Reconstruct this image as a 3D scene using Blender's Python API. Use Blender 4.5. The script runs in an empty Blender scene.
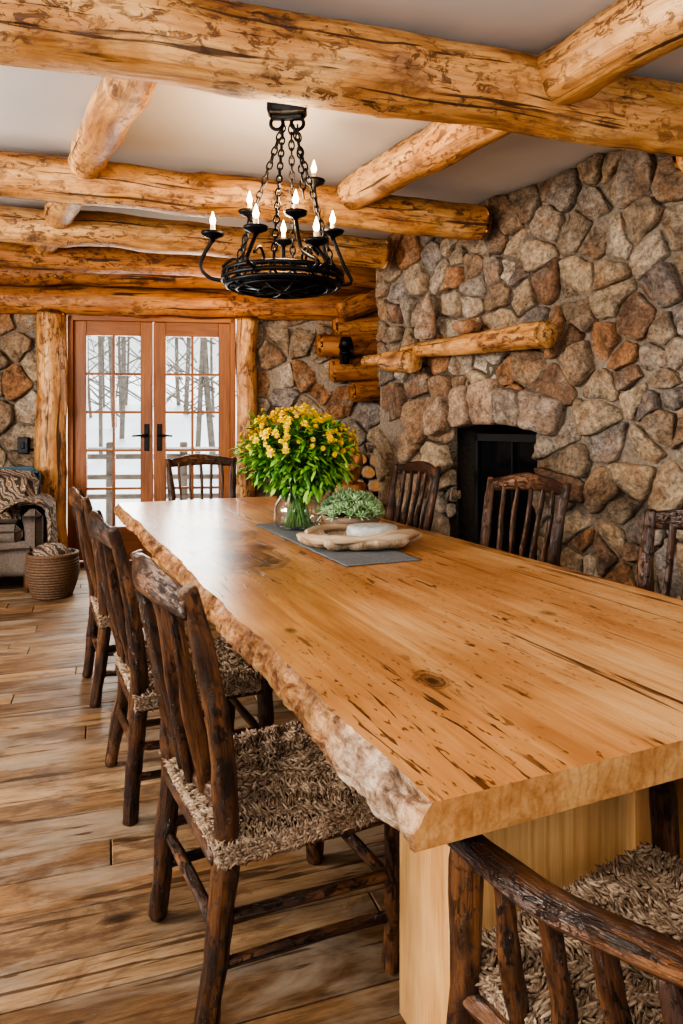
import bpy, math, random
from mathutils import Vector, Matrix, noise
R = random.Random(7)
scene = bpy.context.scene

# ------------------------------------------------------------------ helpers
class MB:
    def __init__(s): s.v=[]; s.f=[]; s.m=[]; s.g=[]
    def add(s, vs, fs, mi=0, gs=None):
        o=len(s.v); s.v+= [tuple(a) for a in vs]
        s.g += [tuple(a) for a in (gs if gs is not None else vs)]
        for f in fs: s.f.append(tuple(i+o for i in f)); s.m.append(mi)
    def build(s, name, mats, smooth=True, loc=(0,0,0), rz=0, parent=None, mw=None):
        me=bpy.data.meshes.new(name); me.from_pydata(s.v,[],s.f)
        for m in mats: me.materials.append(m)
        me.polygons.foreach_set('material_index', s.m)
        me.polygons.foreach_set('use_smooth',[smooth]*len(s.f))
        at=me.attributes.new('gc','FLOAT_VECTOR','POINT')
        flat=[c for g in s.g for c in g]; at.data.foreach_set('vector',flat)
        me.validate(); me.update()
        return place(name, me, loc, rz, parent, mw)
def place(name, me, loc=(0,0,0), rz=0, parent=None, mw=None):
    ob=bpy.data.objects.new(name, me); scene.collection.objects.link(ob)
    if mw is not None: ob.matrix_world=mw
    else:
        ob.location=loc; ob.rotation_euler=(0,0,rz)
    if parent: ob.parent=parent
    return ob
def empty(name, loc=(0,0,0), rz=0):
    e=bpy.data.objects.new(name,None); scene.collection.objects.link(e); e.location=loc; e.rotation_euler=(0,0,rz); e.empty_display_size=.1
    return e
def frame(o, d):
    d=Vector((d[0],d[1],0)).normalized(); n=Vector((-d.y,d.x,0))
    return Matrix(((d.x,n.x,0,o[0]),(d.y,n.y,0,o[1]),(0,0,1,o[2] if len(o)>2 else 0),(0,0,0,1)))
def catmull(P, n):
    if len(P)<2: return P
    out=[]; Q=[P[0]]+list(P)+[P[-1]]
    for i in range(1,len(Q)-2):
        a,b,c,d=Q[i-1],Q[i],Q[i+1],Q[i+2]
        for k in range(n):
            t=k/n
            out.append([0.5*((2*b[j])+(-a[j]+c[j])*t+(2*a[j]-5*b[j]+4*c[j]-d[j])*t*t+(-a[j]+3*b[j]-3*c[j]+d[j])*t**3) for j in range(len(b))])
    out.append(list(P[-1])); return out
def tube(mb, pts, radii, seg=10, sub=5, amp=0.0, freq=8, mi=0, ref=None, wob=0.0, capmi=None, knobs=0):
    full=[]
    for p,r in zip(pts,radii):
        a,b=(r,r) if not isinstance(r,tuple) else r
        full.append([p[0],p[1],p[2],a,b])
    C=catmull(full,sub)
    so=Vector((R.uniform(0,50),R.uniform(0,50),R.uniform(0,50)))
    P=[]
    for c in C:
        p=Vector(c[:3])
        if wob: p=p+wob*noise.noise_vector(p*2.3+so)
        P.append(p)
    ring=[]; L=0
    for i,p in enumerate(P):
        t=(P[min(i+1,len(P)-1)]-P[max(i-1,0)]).normalized()
        rf=Vector(ref) if ref else (Vector((0,0,1)) if abs(t.z)<.8 else Vector((1,0,0)))
        n1=t.cross(rf).normalized(); n2=n1.cross(t).normalized()
        if i>0: L+=(P[i]-P[i-1]).length
        ring.append((p,t,n1,n2,C[i][3],C[i][4],L))
    KN=[(R.uniform(0,6.283),R.uniform(0,L),R.uniform(.03,.055)) for _ in range(knobs)]
    rr=[]
    f=ring[0]; l=ring[-1]
    e=min(f[4],f[5])*.35; rr.append((f[0],f[1],f[2],f[3],f[4]*.8,f[5]*.8,-e))
    rr+= [(f[0]+f[1]*e,)+f[1:]] + ring[1:-1]
    e2=min(l[4],l[5])*.35
    rr+= [(l[0]-l[1]*e2,)+l[1:], (l[0],l[1],l[2],l[3],l[4]*.8,l[5]*.8,l[6])]
    vs=[];gs=[]
    for (p,t,n1,n2,a,b,LL) in rr:
        for k in range(seg):
            th=2*math.pi*k/seg; c,s=math.cos(th),math.sin(th)
            d=1.0
            if amp:
                d+=amp*noise.noise(Vector((c*1.2,s*1.2,LL*freq))+so)+amp*.5*noise.noise(Vector((c*3,s*3,LL*freq*2.5))+so)
            for (kt,kl,kr) in KN:
                dl=LL-kl
                if abs(dl)<.15:
                    da=(th-kt+math.pi)%(2*math.pi)-math.pi
                    d+=.11*math.exp(-(dl*dl+(da*a)**2)/(kr*kr))
            vs.append(p+n1*(a*c*d)+n2*(b*s*d))
            gs.append((a*c+so.x, b*s+so.y, LL+so.z))
    n=len(rr); fs=[]
    for i in range(n-1):
        for k in range(seg):
            k2=(k+1)%seg
            fs.append((i*seg+k,i*seg+k2,(i+1)*seg+k2,(i+1)*seg+k))
    mb.add(vs,fs,mi,gs)
    o=len(mb.v)-len(vs)
    for (st,rev) in ((0,True),((n-1)*seg,False)):
        idx=[o+st+k for k in range(seg)]
        mb.f.append(tuple(idx[::-1]) if rev else tuple(idx)); mb.m.append(mi if capmi is None else capmi)
def box(mb, c, s, mi=0, bev=0.004, axis=None, M=None):
    hx,hy,hz=[a/2 for a in s]; b=min(bev,hx*.9,hy*.9,hz*.9)
    vs=[];
    for sx in(-1,1):
        for sy in(-1,1):
            for sz in(-1,1):
                vs.append((sx*(hx-b),sy*(hy-b),sz*hz)); vs.append((sx*(hx-b),sy*hy,sz*(hz-b))); vs.append((sx*hx,sy*(hy-b),sz*(hz-b)))
    def I(sx,sy,sz,k): return (((sx>0)*2+(sy>0))*2+(sz>0))*3+k
    fs=[]
    fs.append([I(-1,-1,1,0),I(1,-1,1,0),I(1,1,1,0),I(-1,1,1,0)]); fs.append([I(-1,-1,-1,0),I(-1,1,-1,0),I(1,1,-1,0),I(1,-1,-1,0)])
    fs.append([I(-1,-1,-1,1),I(1,-1,-1,1),I(1,-1,1,1),I(-1,-1,1,1)]); fs.append([I(-1,1,-1,1),I(-1,1,1,1),I(1,1,1,1),I(1,1,-1,1)])
    fs.append([I(1,-1,-1,2),I(1,1,-1,2),I(1,1,1,2),I(1,-1,1,2)]); fs.append([I(-1,-1,-1,2),I(-1,-1,1,2),I(-1,1,1,2),I(-1,1,-1,2)])
    for a in(-1,1):
        for d in(-1,1):
            fs.append([I(-1,a,d,0),I(1,a,d,0),I(1,a,d,1),I(-1,a,d,1)])
            fs.append([I(a,-1,d,0),I(a,1,d,0),I(a,1,d,2),I(a,-1,d,2)])
            fs.append([I(a,d,-1,1),I(a,d,1,1),I(a,d,1,2),I(a,d,-1,2)])
            for e in (-1,1): fs.append([I(a,d,e,0),I(a,d,e,1),I(a,d,e,2)])
    ax=axis if axis is not None else max(range(3),key=lambda i:s[i])
    so=(R.uniform(0,50),R.uniform(0,50),R.uniform(0,50))
    gs=[]
    for v in vs:
        o=[v[i] for i in range(3) if i!=ax]; gs.append((o[0]+so[0],o[1]+so[1],v[ax]+so[2]))
    W=[Vector(v)+Vector(c) for v in vs]
    if M is not None: W=[M@w for w in W]
    mb.add(W,fs,mi,gs)
def lathe(mb, prof, c=(0,0,0), seg=32, mi=0, sx=1, sy=1, amp=0, caps=True, fq=1.5):
    vs=[];fs=[]
    for (r,z) in prof:
        for k in range(seg):
            th=2*math.pi*k/seg; d=1+amp*noise.noise(Vector((math.cos(th)*fq,math.sin(th)*fq,z*5+c[0])))
            vs.append((c[0]+r*math.cos(th)*sx*d,c[1]+r*math.sin(th)*sy*d,c[2]+z))
    for i in range(len(prof)-1):
        for k in range(seg):
            k2=(k+1)%seg; fs.append((i*seg+k,i*seg+k2,(i+1)*seg+k2,(i+1)*seg+k))
    fs.append(tuple(range(seg))[::-1]); n=len(prof)-1
    if caps: fs.append(tuple(n*seg+k for k in range(seg)))
    mb.add(vs,fs,mi)
def blob(mb,c,r,mi=0,seg=8,rings=5,amp=0,M=None):
    vs=[];fs=[]
    vs.append(Vector((0,0,-1)))
    for i in range(1,rings):
        ph=-math.pi/2+math.pi*i/rings
        for k in range(seg):
            th=2*math.pi*k/seg; vs.append(Vector((math.cos(ph)*math.cos(th),math.cos(ph)*math.sin(th),math.sin(ph))))
    vs.append(Vector((0,0,1)))
    for k in range(seg): fs.append((0,1+(k+1)%seg,1+k))
    for i in range(rings-2):
        for k in range(seg):
            a=1+i*seg; fs.append((a+k,a+(k+1)%seg,a+seg+(k+1)%seg,a+seg+k))
    a=1+(rings-2)*seg
    for k in range(seg): fs.append((a+k,a+(k+1)%seg,a+seg))
    so=Vector((R.uniform(0,99),R.uniform(0,99),0)); out=[]
    for v in vs:
        d=1+(amp*noise.noise(v*1.3+so) if amp else 0)
        w=Vector((v.x*r[0]*d,v.y*r[1]*d,v.z*r[2]*d))
        if M is not None: w=M@w
        out.append(w+Vector(c))
    mb.add(out,fs,mi)

# ------------------------------------------------------------------ materials
def newmat(name):
    m=bpy.data.materials.new(name); m.use_nodes=True; nt=m.node_tree
    return m,nt,nt.nodes['Principled BSDF']
def N(nt,t,**k):
    n=nt.nodes.new(t)
    for a,b in k.items(): setattr(n,a,b)
    return n
def ramp(nt, fac, stops, interp='LINEAR'):
    r=N(nt,'ShaderNodeValToRGB'); cr=r.color_ramp; cr.interpolation=interp
    while len(cr.elements)<len(stops): cr.elements.new(.5)
    for e,(p,c) in zip(cr.elements,stops):
        e.position=p; e.color=(c[0],c[1],c[2],1) if isinstance(c,(tuple,list)) else (c,c,c,1)
    nt.links.new(fac,r.inputs[0]); return r.outputs[0]
def mapping(nt, src, sc, loc=(0,0,0)):
    mp=N(nt,'ShaderNodeMapping'); mp.inputs['Scale'].default_value=sc; mp.inputs['Location'].default_value=loc
    nt.links.new(src,mp.inputs[0]); return mp.outputs[0]
def noi(nt, vec, scale=1, detail=4, rough=.55, dist=0):
    n=N(nt,'ShaderNodeTexNoise'); n.inputs['Scale'].default_value=scale; n.inputs['Detail'].default_value=detail
    n.inputs['Roughness'].default_value=rough; n.inputs['Distortion'].default_value=dist
    nt.links.new(vec,n.inputs['Vector']); return n.outputs[0]
def mix(nt, fac, a, b, mode='MIX'):
    m=N(nt,'ShaderNodeMix',data_type='RGBA',blend_type=mode)
    for s,v in ((m.inputs[0],fac),(m.inputs[6],a),(m.inputs[7],b)):
        if isinstance(v,(int,float)): s.default_value=v
        elif isinstance(v,(tuple,list)): s.default_value=(v[0],v[1],v[2],1)
        else: nt.links.new(v,s)
    return m.outputs[2]
def math_(nt,op,a,b=0):
    m=N(nt,'ShaderNodeMath',operation=op)
    for s,v in ((m.inputs[0],a),(m.inputs[1],b)):
        if isinstance(v,(int,float)): s.default_value=v
        else: nt.links.new(v,s)
    return m.outputs[0]
def bump(nt,b,h,strength=.5,dist=.01):
    n=N(nt,'ShaderNodeBump'); n.inputs['Strength'].default_value=strength; n.inputs['Distance'].default_value=dist
    nt.links.new(h,n.inputs['Height']); nt.links.new(n.outputs[0],b.inputs['Normal'])
def gcoord(nt):
    a=N(nt,'ShaderNodeAttribute'); a.attribute_name='gc'; return a.outputs['Vector']
def flat(name,col,rough=.5,metal=0,nsc=30,var=.15,bmp=.15):
    m,nt,b=newmat(name); tc=N(nt,'ShaderNodeTexCoord').outputs['Object']
    n=noi(nt,tc,nsc,4)
    c=ramp(nt,n,[(.3,tuple(x*(1-var) for x in col)),(.7,tuple(min(1,x*(1+var)) for x in col))])
    nt.links.new(c,b.inputs['Base Color']); b.inputs['Roughness'].default_value=rough; b.inputs['Metallic'].default_value=metal
    if bmp: bump(nt,b,n,bmp,.004)
    return m

def log_mat(name, base, dark, amt=1.0, rough=.45, fs=1.0, bs=.55):
    m,nt,b=newmat(name); g=gcoord(nt)
    tone=noi(nt,mapping(nt,g,(6*fs,6*fs,1.6*fs)),1,4,.65,.5)
    c=ramp(nt,tone,[(.30,base[0]),(.48,base[1]),(.68,base[2])])
    gr=noi(nt,mapping(nt,g,(42*fs,42*fs,2.6*fs)),1,5,.68,.3)
    c=mix(nt,.8,c,ramp(nt,gr,[(.32,(.40,.30,.22)),(.48,(.92,.88,.84)),(.66,(1.15,1.12,1.08))]),'MULTIPLY')
    fl=noi(nt,mapping(nt,g,(26*fs,26*fs,13*fs)),1,6,.78,.7)
    flm=ramp(nt,fl,[(.52,0),(.57,.95*amt)])
    msk=noi(nt,mapping(nt,g,(3.5*fs,3.5*fs,1.8*fs),(7,3,1)),1,3)
    flm=math_(nt,'MULTIPLY',flm,ramp(nt,msk,[(.38,.15),(.56,1)]))
    c=mix(nt,flm,c,dark)
    v=N(nt,'ShaderNodeTexVoronoi'); v.inputs['Scale'].default_value=1
    dn=N(nt,'ShaderNodeTexNoise'); dn.inputs['Scale'].default_value=14*fs; nt.links.new(g,dn.inputs['Vector'])
    va=N(nt,'ShaderNodeVectorMath',operation='MULTIPLY_ADD'); nt.links.new(dn.outputs['Color'],va.inputs[0]); va.inputs[1].default_value=(.35,.35,.35); nt.links.new(mapping(nt,g,(4.6*fs,4.6*fs,3.0*fs)),va.inputs[2])
    nt.links.new(va.outputs[0],v.inputs['Vector'])
    kn=ramp(nt,v.outputs['Distance'],[(.05,1),(.10,.85),(.13,.35),(.17,.7),(.27,0)])
    c=mix(nt,math_(nt,'MULTIPLY',kn,.85),c,tuple(x*.8 for x in dark))
    ck=noi(nt,mapping(nt,g,(24*fs,24*fs,1.0*fs),(3,1,9)),1,3,.6,.6)
    c=mix(nt,ramp(nt,ck,[(.61,0),(.64,.9)]),c,tuple(x*.35 for x in dark))
    nt.links.new(c,b.inputs['Base Color']); b.inputs['Roughness'].default_value=rough
    h=math_(nt,'SUBTRACT',math_(nt,'MULTIPLY',gr,.7),math_(nt,'MULTIPLY',flm,.6))
    bump(nt,b,h,bs,.016)
    return m
M_log=log_mat('peeled_log_wood',[(.29,.12,.038),(.54,.28,.100),(.73,.46,.215)],(.125,.048,.018))
M_log_d=log_mat('aged_log_wood',[(.22,.075,.020),(.39,.16,.045),(.52,.25,.08)],(.085,.030,.010))
M_chair=log_mat('dark_stained_wood',[(.018,.007,.004),(.062,.024,.010),(.19,.084,.033)],(.008,.004,.0025),1.0,.30,2.2,.7)

def pine(name, cols, crack=0, knots=None, rough=.35, gs=1.0, rg=.35):
    m,nt,b=newmat(name); g=gcoord(nt)
    big=noi(nt,mapping(nt,g,(2.6*gs,2.6*gs,.8*gs)),1,3,.5,.8)
    w=noi(nt,mapping(nt,g,(10*gs,10*gs,1.0*gs)),1,4,.6,1.4)
    fine=noi(nt,mapping(nt,g,(110,110,4)),1,4,.7)
    s=math_(nt,'ADD',math_(nt,'MULTIPLY',big,.55),math_(nt,'MULTIPLY',w,.45))
    c=ramp(nt,s,[(.36,cols[0]),(.5,cols[1]),(.63,cols[2])])
    ring=N(nt,'ShaderNodeTexWave'); ring.bands_direction='X'; ring.inputs['Scale'].default_value=6*gs; ring.inputs['Distortion'].default_value=9; ring.inputs['Detail'].default_value=3; ring.inputs['Detail Scale'].default_value=.7
    nt.links.new(mapping(nt,g,(1,1,.22)),ring.inputs['Vector'])
    c=mix(nt,rg,c,ramp(nt,ring.outputs['Fac'],[(0,(.66,.54,.42)),(.3,(1,1,1))]),'MULTIPLY')
    c=mix(nt,.45,c,ramp(nt,fine,[(.3,(.6,.48,.38)),(.6,(1.05,1.05,1.05))]),'MULTIPLY')
    h=fine
    if crack:
        sep=N(nt,'ShaderNodeSeparateXYZ'); nt.links.new(g,sep.inputs[0])
        mk=noi(nt,mapping(nt,g,(2.2,2.2,1.5),(4,8,2)),1,3,.6)
        ck=noi(nt,mapping(nt,g,(34,34,3.2),(3,1,9)),1,3,.6,.9)
        cm=math_(nt,'MULTIPLY',ramp(nt,ck,[(.615,0),(.635,1)]),ramp(nt,mk,[(.47,.0),(.55,1)]))
        ck2=noi(nt,mapping(nt,g,(11,11,.26),(13,1,3)),1,4,.6,.9)
        c2=math_(nt,'MULTIPLY',ramp(nt,ck2,[(.560,0),(.570,1),(.592,1),(.605,.2)]),ramp(nt,sep.outputs[0],[(.50,0),(.66,1)]))
        cm=math_(nt,'MAXIMUM',cm,c2)
        f2=noi(nt,mapping(nt,g,(70,70,22),(9,1,9)),1,3,.5,.2)
        f2m=math_(nt,'MULTIPLY',ramp(nt,f2,[(.62,0),(.65,.85)]),ramp(nt,mk,[(.42,0.12),(.54,1)]))
        c=mix(nt,math_(nt,'MULTIPLY',ramp(nt,mk,[(.42,0),(.62,1)]),.45),c,(.40,.17,.055))
        c=mix(nt,f2m,c,(.12,.04,.012))
        c=mix(nt,math_(nt,'MULTIPLY',cm,.92),c,(.07,.022,.008))
        h=math_(nt,'SUBTRACT',math_(nt,'MULTIPLY',fine,.2),cm)
    if knots:
        for (kx,kz,kr,st) in knots:
            vm=N(nt,'ShaderNodeVectorMath',operation='SUBTRACT'); nt.links.new(g,vm.inputs[0]); vm.inputs[1].default_value=(kx,0,kz)
            mp=mapping(nt,vm.outputs[0],(1/kr,0,1/(kr*1.5)))
            nn=N(nt,'ShaderNodeTexNoise'); nn.inputs['Scale'].default_value=min(12,.9/kr); nn.inputs['Detail'].default_value=5; nn.inputs['Roughness'].default_value=.7; nt.links.new(g,nn.inputs['Vector'])
            ad=N(nt,'ShaderNodeVectorMath',operation='MULTIPLY_ADD'); nt.links.new(nn.outputs['Color'],ad.inputs[0]); ad.inputs[1].default_value=(1.3,1.3,1.3); nt.links.new(mp,ad.inputs[2])
            ad2=N(nt,'ShaderNodeVectorMath',operation='SUBTRACT'); nt.links.new(ad.outputs[0],ad2.inputs[0]); ad2.inputs[1].default_value=(.65,.65,.65)
            ml=N(nt,'ShaderNodeVectorMath',operation='MULTIPLY'); nt.links.new(ad2.outputs[0],ml.inputs[0]); ml.inputs[1].default_value=(1,0,1)
            ln=N(nt,'ShaderNodeVectorMath',operation='LENGTH'); nt.links.new(ml.outputs[0],ln.inputs[0])
            k=ramp(nt,ln.outputs['Value'],[(.2,st),(.38,st*.5),(.5,st*.95),(.58,st*.25),(.72,st*.6),(.80,st*.1),(1.0,0)])
            c=mix(nt,k,c,(.06,.020,.008))
    nt.links.new(c,b.inputs['Base Color']); b.inputs['Roughness'].default_value=rough
    bump(nt,b,h,.3,.004)
    return m
TABC=[(.36,.155,.055),(.55,.285,.115),(.68,.42,.20)]
M_table=pine('slab_pine',TABC,1,[(.27,.455,.048,1.0),(.24,2.05,.28,1.0),(.30,2.75,.26,1.0),(.42,2.30,.10,.9),(.9,.8,.03,.7),(1.0,3.2,.06,.7),(.62,1.9,.03,.8),(.10,.95,.025,.8)],.30,1,.22)
M_leg=pine('leg_pine',[(.44,.225,.09),(.55,.315,.135),(.63,.40,.185)],0,[],.4,1.4)
M_door=pine('door_fir',[(.17,.055,.013),(.26,.090,.023),(.32,.125,.036)],0,None,.5,1.5)
M_tray=pine('driftwood',[(.24,.155,.09),(.44,.33,.22),(.60,.48,.36)],0,None,.7,3)
M_live,nt,b=newmat('live_edge'); g=gcoord(nt)
n1=noi(nt,mapping(nt,g,(24,24,12)),1,7,.74,.6); n2=noi(nt,mapping(nt,g,(60,60,26)),1,4,.75)
c=ramp(nt,n1,[(.36,(.06,.022,.008)),(.45,(.30,.125,.045)),(.55,(.52,.27,.11)),(.70,(.66,.46,.28))])
pale=ramp(nt,n1,[(.36,(.09,.05,.03)),(.45,(.32,.22,.15)),(.54,(.55,.46,.37)),(.68,(.82,.78,.72))])
sep=N(nt,'ShaderNodeSeparateXYZ'); nt.links.new(g,sep.inputs[0])
c=mix(nt,ramp(nt,sep.outputs[2],[(.01,.2),(.08,.75),(.24,.65),(.38,.1),(.6,0)]),c,pale)
c=mix(nt,.7,c,ramp(nt,n2,[(.34,(.4,.34,.28)),(.58,(1.08,1.08,1.08))]),'MULTIPLY')
nt.links.new(c,b.inputs['Base Color']); b.inputs['Roughness'].default_value=.33
bump(nt,b,n1,1,.025)

def stone_mat(name, stops):
    m,nt,b=newmat(name); geo=N(nt,'ShaderNodeNewGeometry'); tc=N(nt,'ShaderNodeTexCoord').outputs['Object']
    rnd=geo.outputs['Random Per Island']
    c=ramp(nt,rnd,stops,'CONSTANT')
    va=N(nt,'ShaderNodeVectorMath',operation='ADD'); nt.links.new(tc,va.inputs[0]); cmb=N(nt,'ShaderNodeCombineXYZ'); nt.links.new(math_(nt,'MULTIPLY',rnd,37),cmb.inputs[0]); nt.links.new(math_(nt,'MULTIPLY',rnd,91),cmb.inputs[1]); nt.links.new(cmb.outputs[0],va.inputs[1])
    g=va.outputs[0]
    n1=noi(nt,g,8,7,.74,.5); n2=noi(nt,g,40,5,.8); n3=noi(nt,g,4,4,.6,.6)
    c=mix(nt,ramp(nt,n3,[(.50,0),(.64,.6)]),c,(.30,.165,.085))
    c=mix(nt,ramp(nt,noi(nt,mapping(nt,g,(1,1,1),(9,9,9)),5,5,.7),[(.52,0),(.64,.55)]),c,(.45,.40,.33))
    c=mix(nt,.9,c,ramp(nt,n1,[(.32,(.28,.24,.215)),(.48,(.93,.89,.86)),(.68,(1.6,1.52,1.42))]),'MULTIPLY')
    c=mix(nt,.8,c,ramp(nt,n2,[(.34,(.28,.255,.24)),(.5,(.97,.96,.95)),(.68,(1.6,1.55,1.48))]),'MULTIPLY')
    nt.links.new(c,b.inputs['Base Color']); b.inputs['Roughness'].default_value=.85
    bump(nt,b,math_(nt,'ADD',n1,math_(nt,'MULTIPLY',n2,.5)),1.0,.06)
    return m
ST=[(0,(.32,.25,.18)),(.1,(.47,.375,.265)),(.2,(.26,.23,.21)),(.3,(.51,.41,.295)),(.40,(.36,.255,.17)),(.5,(.35,.32,.30)),(.57,(.46,.25,.13)),(.64,(.40,.345,.29)),(.74,(.26,.165,.11)),(.82,(.54,.47,.38)),(.92,(.38,.30,.215))]
M_stone=stone_mat('fieldstone',ST)
M_arch=stone_mat('arch_stone',[(0,(.42,.29,.22)),(.35,(.48,.35,.26)),(.7,(.38,.31,.26))])
M_mortar=flat('mortar',(.22,.18,.14),.95,0,60,.35,.8)
M_ceil=flat('ceiling_plaster',(.58,.56,.55),.9,0,3,.03,.05)
M_plast=flat('wall_plaster',(.60,.52,.42),.9,0,5,.05,.1)
M_iron=flat('wrought_iron',(.016,.016,.018),.45,.8,40,.4,.4)
M_black=flat('firebox_black',(.012,.011,.011),.7)
M_hearthglass=flat('firescreen_glass',(.01,.01,.012),.12,0,5,.1,0)
M_snow=flat('snow',(.88,.90,.94),.8,0,1,.04,.2)
M_bark=flat('tree_bark',(.26,.21,.17),.9,0,8,.3,.5)
M_candle=flat('candle_sleeve',(.70,.58,.38),.5)
m_,nt,b=newmat('flame_bulb'); b.inputs['Base Color'].default_value=(1,.75,.4,1); b.inputs['Emission Color'].default_value=(1,.62,.28,1); b.inputs['Emission Strength'].default_value=7; M_bulb=m_
# floor
M_floor,nt,b=newmat('plank_floor'); g=gcoord(nt); geo=N(nt,'ShaderNodeNewGeometry')
c=ramp(nt,geo.outputs['Random Per Island'],[(0,(.22,.125,.062)),(.2,(.31,.195,.105)),(.38,(.16,.093,.05)),(.5,(.36,.235,.13)),(.65,(.26,.175,.105)),(.8,(.14,.083,.045)),(.9,(.38,.26,.155)),(1,(.27,.175,.10))])
n1=noi(nt,mapping(nt,g,(9,9,2.2)),1,6,.74,.8); n2=noi(nt,mapping(nt,g,(65,65,5)),1,5,.75); n4=noi(nt,mapping(nt,g,(5,5,3.0),(2,9,2)),1,6,.75,.8)
c=mix(nt,.9,c,ramp(nt,n1,[(.30,(.30,.23,.18)),(.45,(.83,.79,.75)),(.60,(1.18,1.14,1.08)),(.74,(1.65,1.58,1.48))]),'MULTIPLY')
c=mix(nt,.8,c,ramp(nt,n2,[(.32,(.42,.35,.29)),(.58,(1.12,1.12,1.12))]),'MULTIPLY')
c=mix(nt,ramp(nt,n4,[(.52,0),(.60,.7)]),c,(.095,.050,.027))
v=N(nt,'ShaderNodeTexVoronoi'); v.inputs['Scale'].default_value=1; nt.links.new(mapping(nt,g,(7,7,3)),v.inputs['Vector'])
c=mix(nt,ramp(nt,v.outputs['Distance'],[(.05,.95),(.10,.6),(.18,0)]),c,(.03,.015,.008))
gy=noi(nt,mapping(nt,g,(4,4,1.6),(5,5,5)),1,5,.65,.5)
c=mix(nt,ramp(nt,gy,[(.49,0),(.61,.55)]),c,(.34,.28,.215))
sc=noi(nt,mapping(nt,g,(34,34,2),(7,5,5)),1,3,.6,.7)
c=mix(nt,ramp(nt,sc,[(.60,0),(.63,.8)]),c,(.045,.022,.011))
nt.links.new(c,b.inputs['Base Color']); nt.links.new(ramp(nt,n1,[(.3,.48),(.7,.28)]),b.inputs['Roughness'])
bump(nt,b,math_(nt,'ADD',n2,n1),.4,.008)
# rush seat
M_rush,nt,b=newmat('woven_rush'); geo=N(nt,'ShaderNodeNewGeometry'); tc=N(nt,'ShaderNodeTexCoord').outputs['Object']
c=ramp(nt,geo.outputs['Random Per Island'],[(0,(.20,.135,.09)),(.35,(.28,.20,.14)),(.75,(.36,.27,.19)),(1,(.48,.38,.28))])
n=noi(nt,tc,150,3); c=mix(nt,.6,c,ramp(nt,n,[(.3,(.6,.55,.5)),(.7,(1.15,1.15,1.15))]),'MULTIPLY')
n5=noi(nt,tc,9,3); c=mix(nt,.7,c,ramp(nt,n5,[(.38,(.6,.55,.5)),(.6,(1.1,1.1,1.1))]),'MULTIPLY')
nt.links.new(c,b.inputs['Base Color']); b.inputs['Roughness'].default_value=.9; bump(nt,b,n,.5,.003)
def island(name,stops,rough=.5):
    m,nt,b=newmat(name); geo=N(nt,'ShaderNodeNewGeometry')
    c=ramp(nt,geo.outputs['Random Per Island'],stops); nt.links.new(c,b.inputs['Base Color']); b.inputs['Roughness'].default_value=rough
    return m
M_leaf=island('green_leaf',[(0,(.03,.10,.015)),(.4,(.075,.22,.025)),(.75,(.17,.37,.045)),(1,(.34,.52,.10))],.45)
M_flow=island('yellow_petal',[(0,(.80,.46,.008)),(.5,(.90,.64,.02)),(1,(.94,.76,.08))],.5)
M_stem=flat('stem_green',(.10,.20,.04),.5)
M_succ=island('succulent_leaf',[(0,(.09,.20,.07)),(.5,(.24,.38,.17)),(1,(.54,.66,.42))],.5)
M_grey=flat('grey_stoneware',(.40,.41,.395),.6,0,30,.25,.3)
M_bowl=flat('clay_bowl',(.20,.13,.09),.6,0,20,.2,.3)
def glassmat(name,tint,blend,mult):
    m,nt,b=newmat(name)
    out=nt.nodes['Material Output']; tr=N(nt,'ShaderNodeBsdfTransparent'); tr.inputs[0].default_value=(*tint,1); gl=N(nt,'ShaderNodeBsdfGlossy'); gl.inputs['Roughness'].default_value=.03
    lw=N(nt,'ShaderNodeLayerWeight'); lw.inputs[0].default_value=blend; mx=N(nt,'ShaderNodeMixShader')
    nt.links.new(math_(nt,'MULTIPLY',lw.outputs['Facing'],mult),mx.inputs[0]); nt.links.new(tr.outputs[0],mx.inputs[1]); nt.links.new(gl.outputs[0],mx.inputs[2]); nt.links.new(mx.outputs[0],out.inputs[0]); return m
M_glass=glassmat('clear_glass',(.95,.975,.965),.25,.5)
M_vase=glassmat('vase_glass',(.88,.93,.90),.5,.75)
M_runner,nt,b=newmat('grey_runner_weave'); tc=N(nt,'ShaderNodeTexCoord').outputs['Object']
w=N(nt,'ShaderNodeTexWave'); w.inputs['Scale'].default_value=40; w.inputs['Distortion'].default_value=2; nt.links.new(tc,w.inputs['Vector'])
n=noi(nt,tc,90,3); c=ramp(nt,math_(nt,'ADD',math_(nt,'MULTIPLY',w.outputs['Fac'],.5),math_(nt,'MULTIPLY',n,.5)),[(.2,(.05,.055,.06)),(.7,(.22,.235,.25))])
nt.links.new(c,b.inputs['Base Color']); b.inputs['Roughness'].default_value=.95; bump(nt,b,n,.7,.004)
M_blue=flat('blue_upholstery',(.05,.10,.13),.9,0,60,.25,.4)
M_tanup=flat('grey_tan_upholstery',(.11,.085,.07),.9,0,60,.25,.4)
M_patt,nt,b=newmat('patterned_textile'); tc=N(nt,'ShaderNodeTexCoord').outputs['Object']
w=N(nt,'ShaderNodeTexWave'); w.inputs['Scale'].default_value=5; w.inputs['Distortion'].default_value=6; w.inputs['Detail Scale'].default_value=2; w.bands_direction='DIAGONAL'; nt.links.new(tc,w.inputs['Vector'])
c=ramp(nt,w.outputs['Fac'],[(0,(.05,.03,.02)),(.2,(.34,.24,.14)),(.35,(.05,.12,.16)),(.55,(.32,.10,.025)),(.7,(.40,.32,.21)),(.85,(.08,.06,.05))],'CONSTANT')
nt.links.new(c,b.inputs['Base Color']); b.inputs['Roughness'].default_value=.9
M_wick=flat('wicker',(.11,.06,.032),.7,0,80,.4,.5)
M_carve=pine('carved_wood',[(.14,.055,.02),(.26,.115,.045),(.38,.18,.075)],0,None,.5,4)

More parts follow.
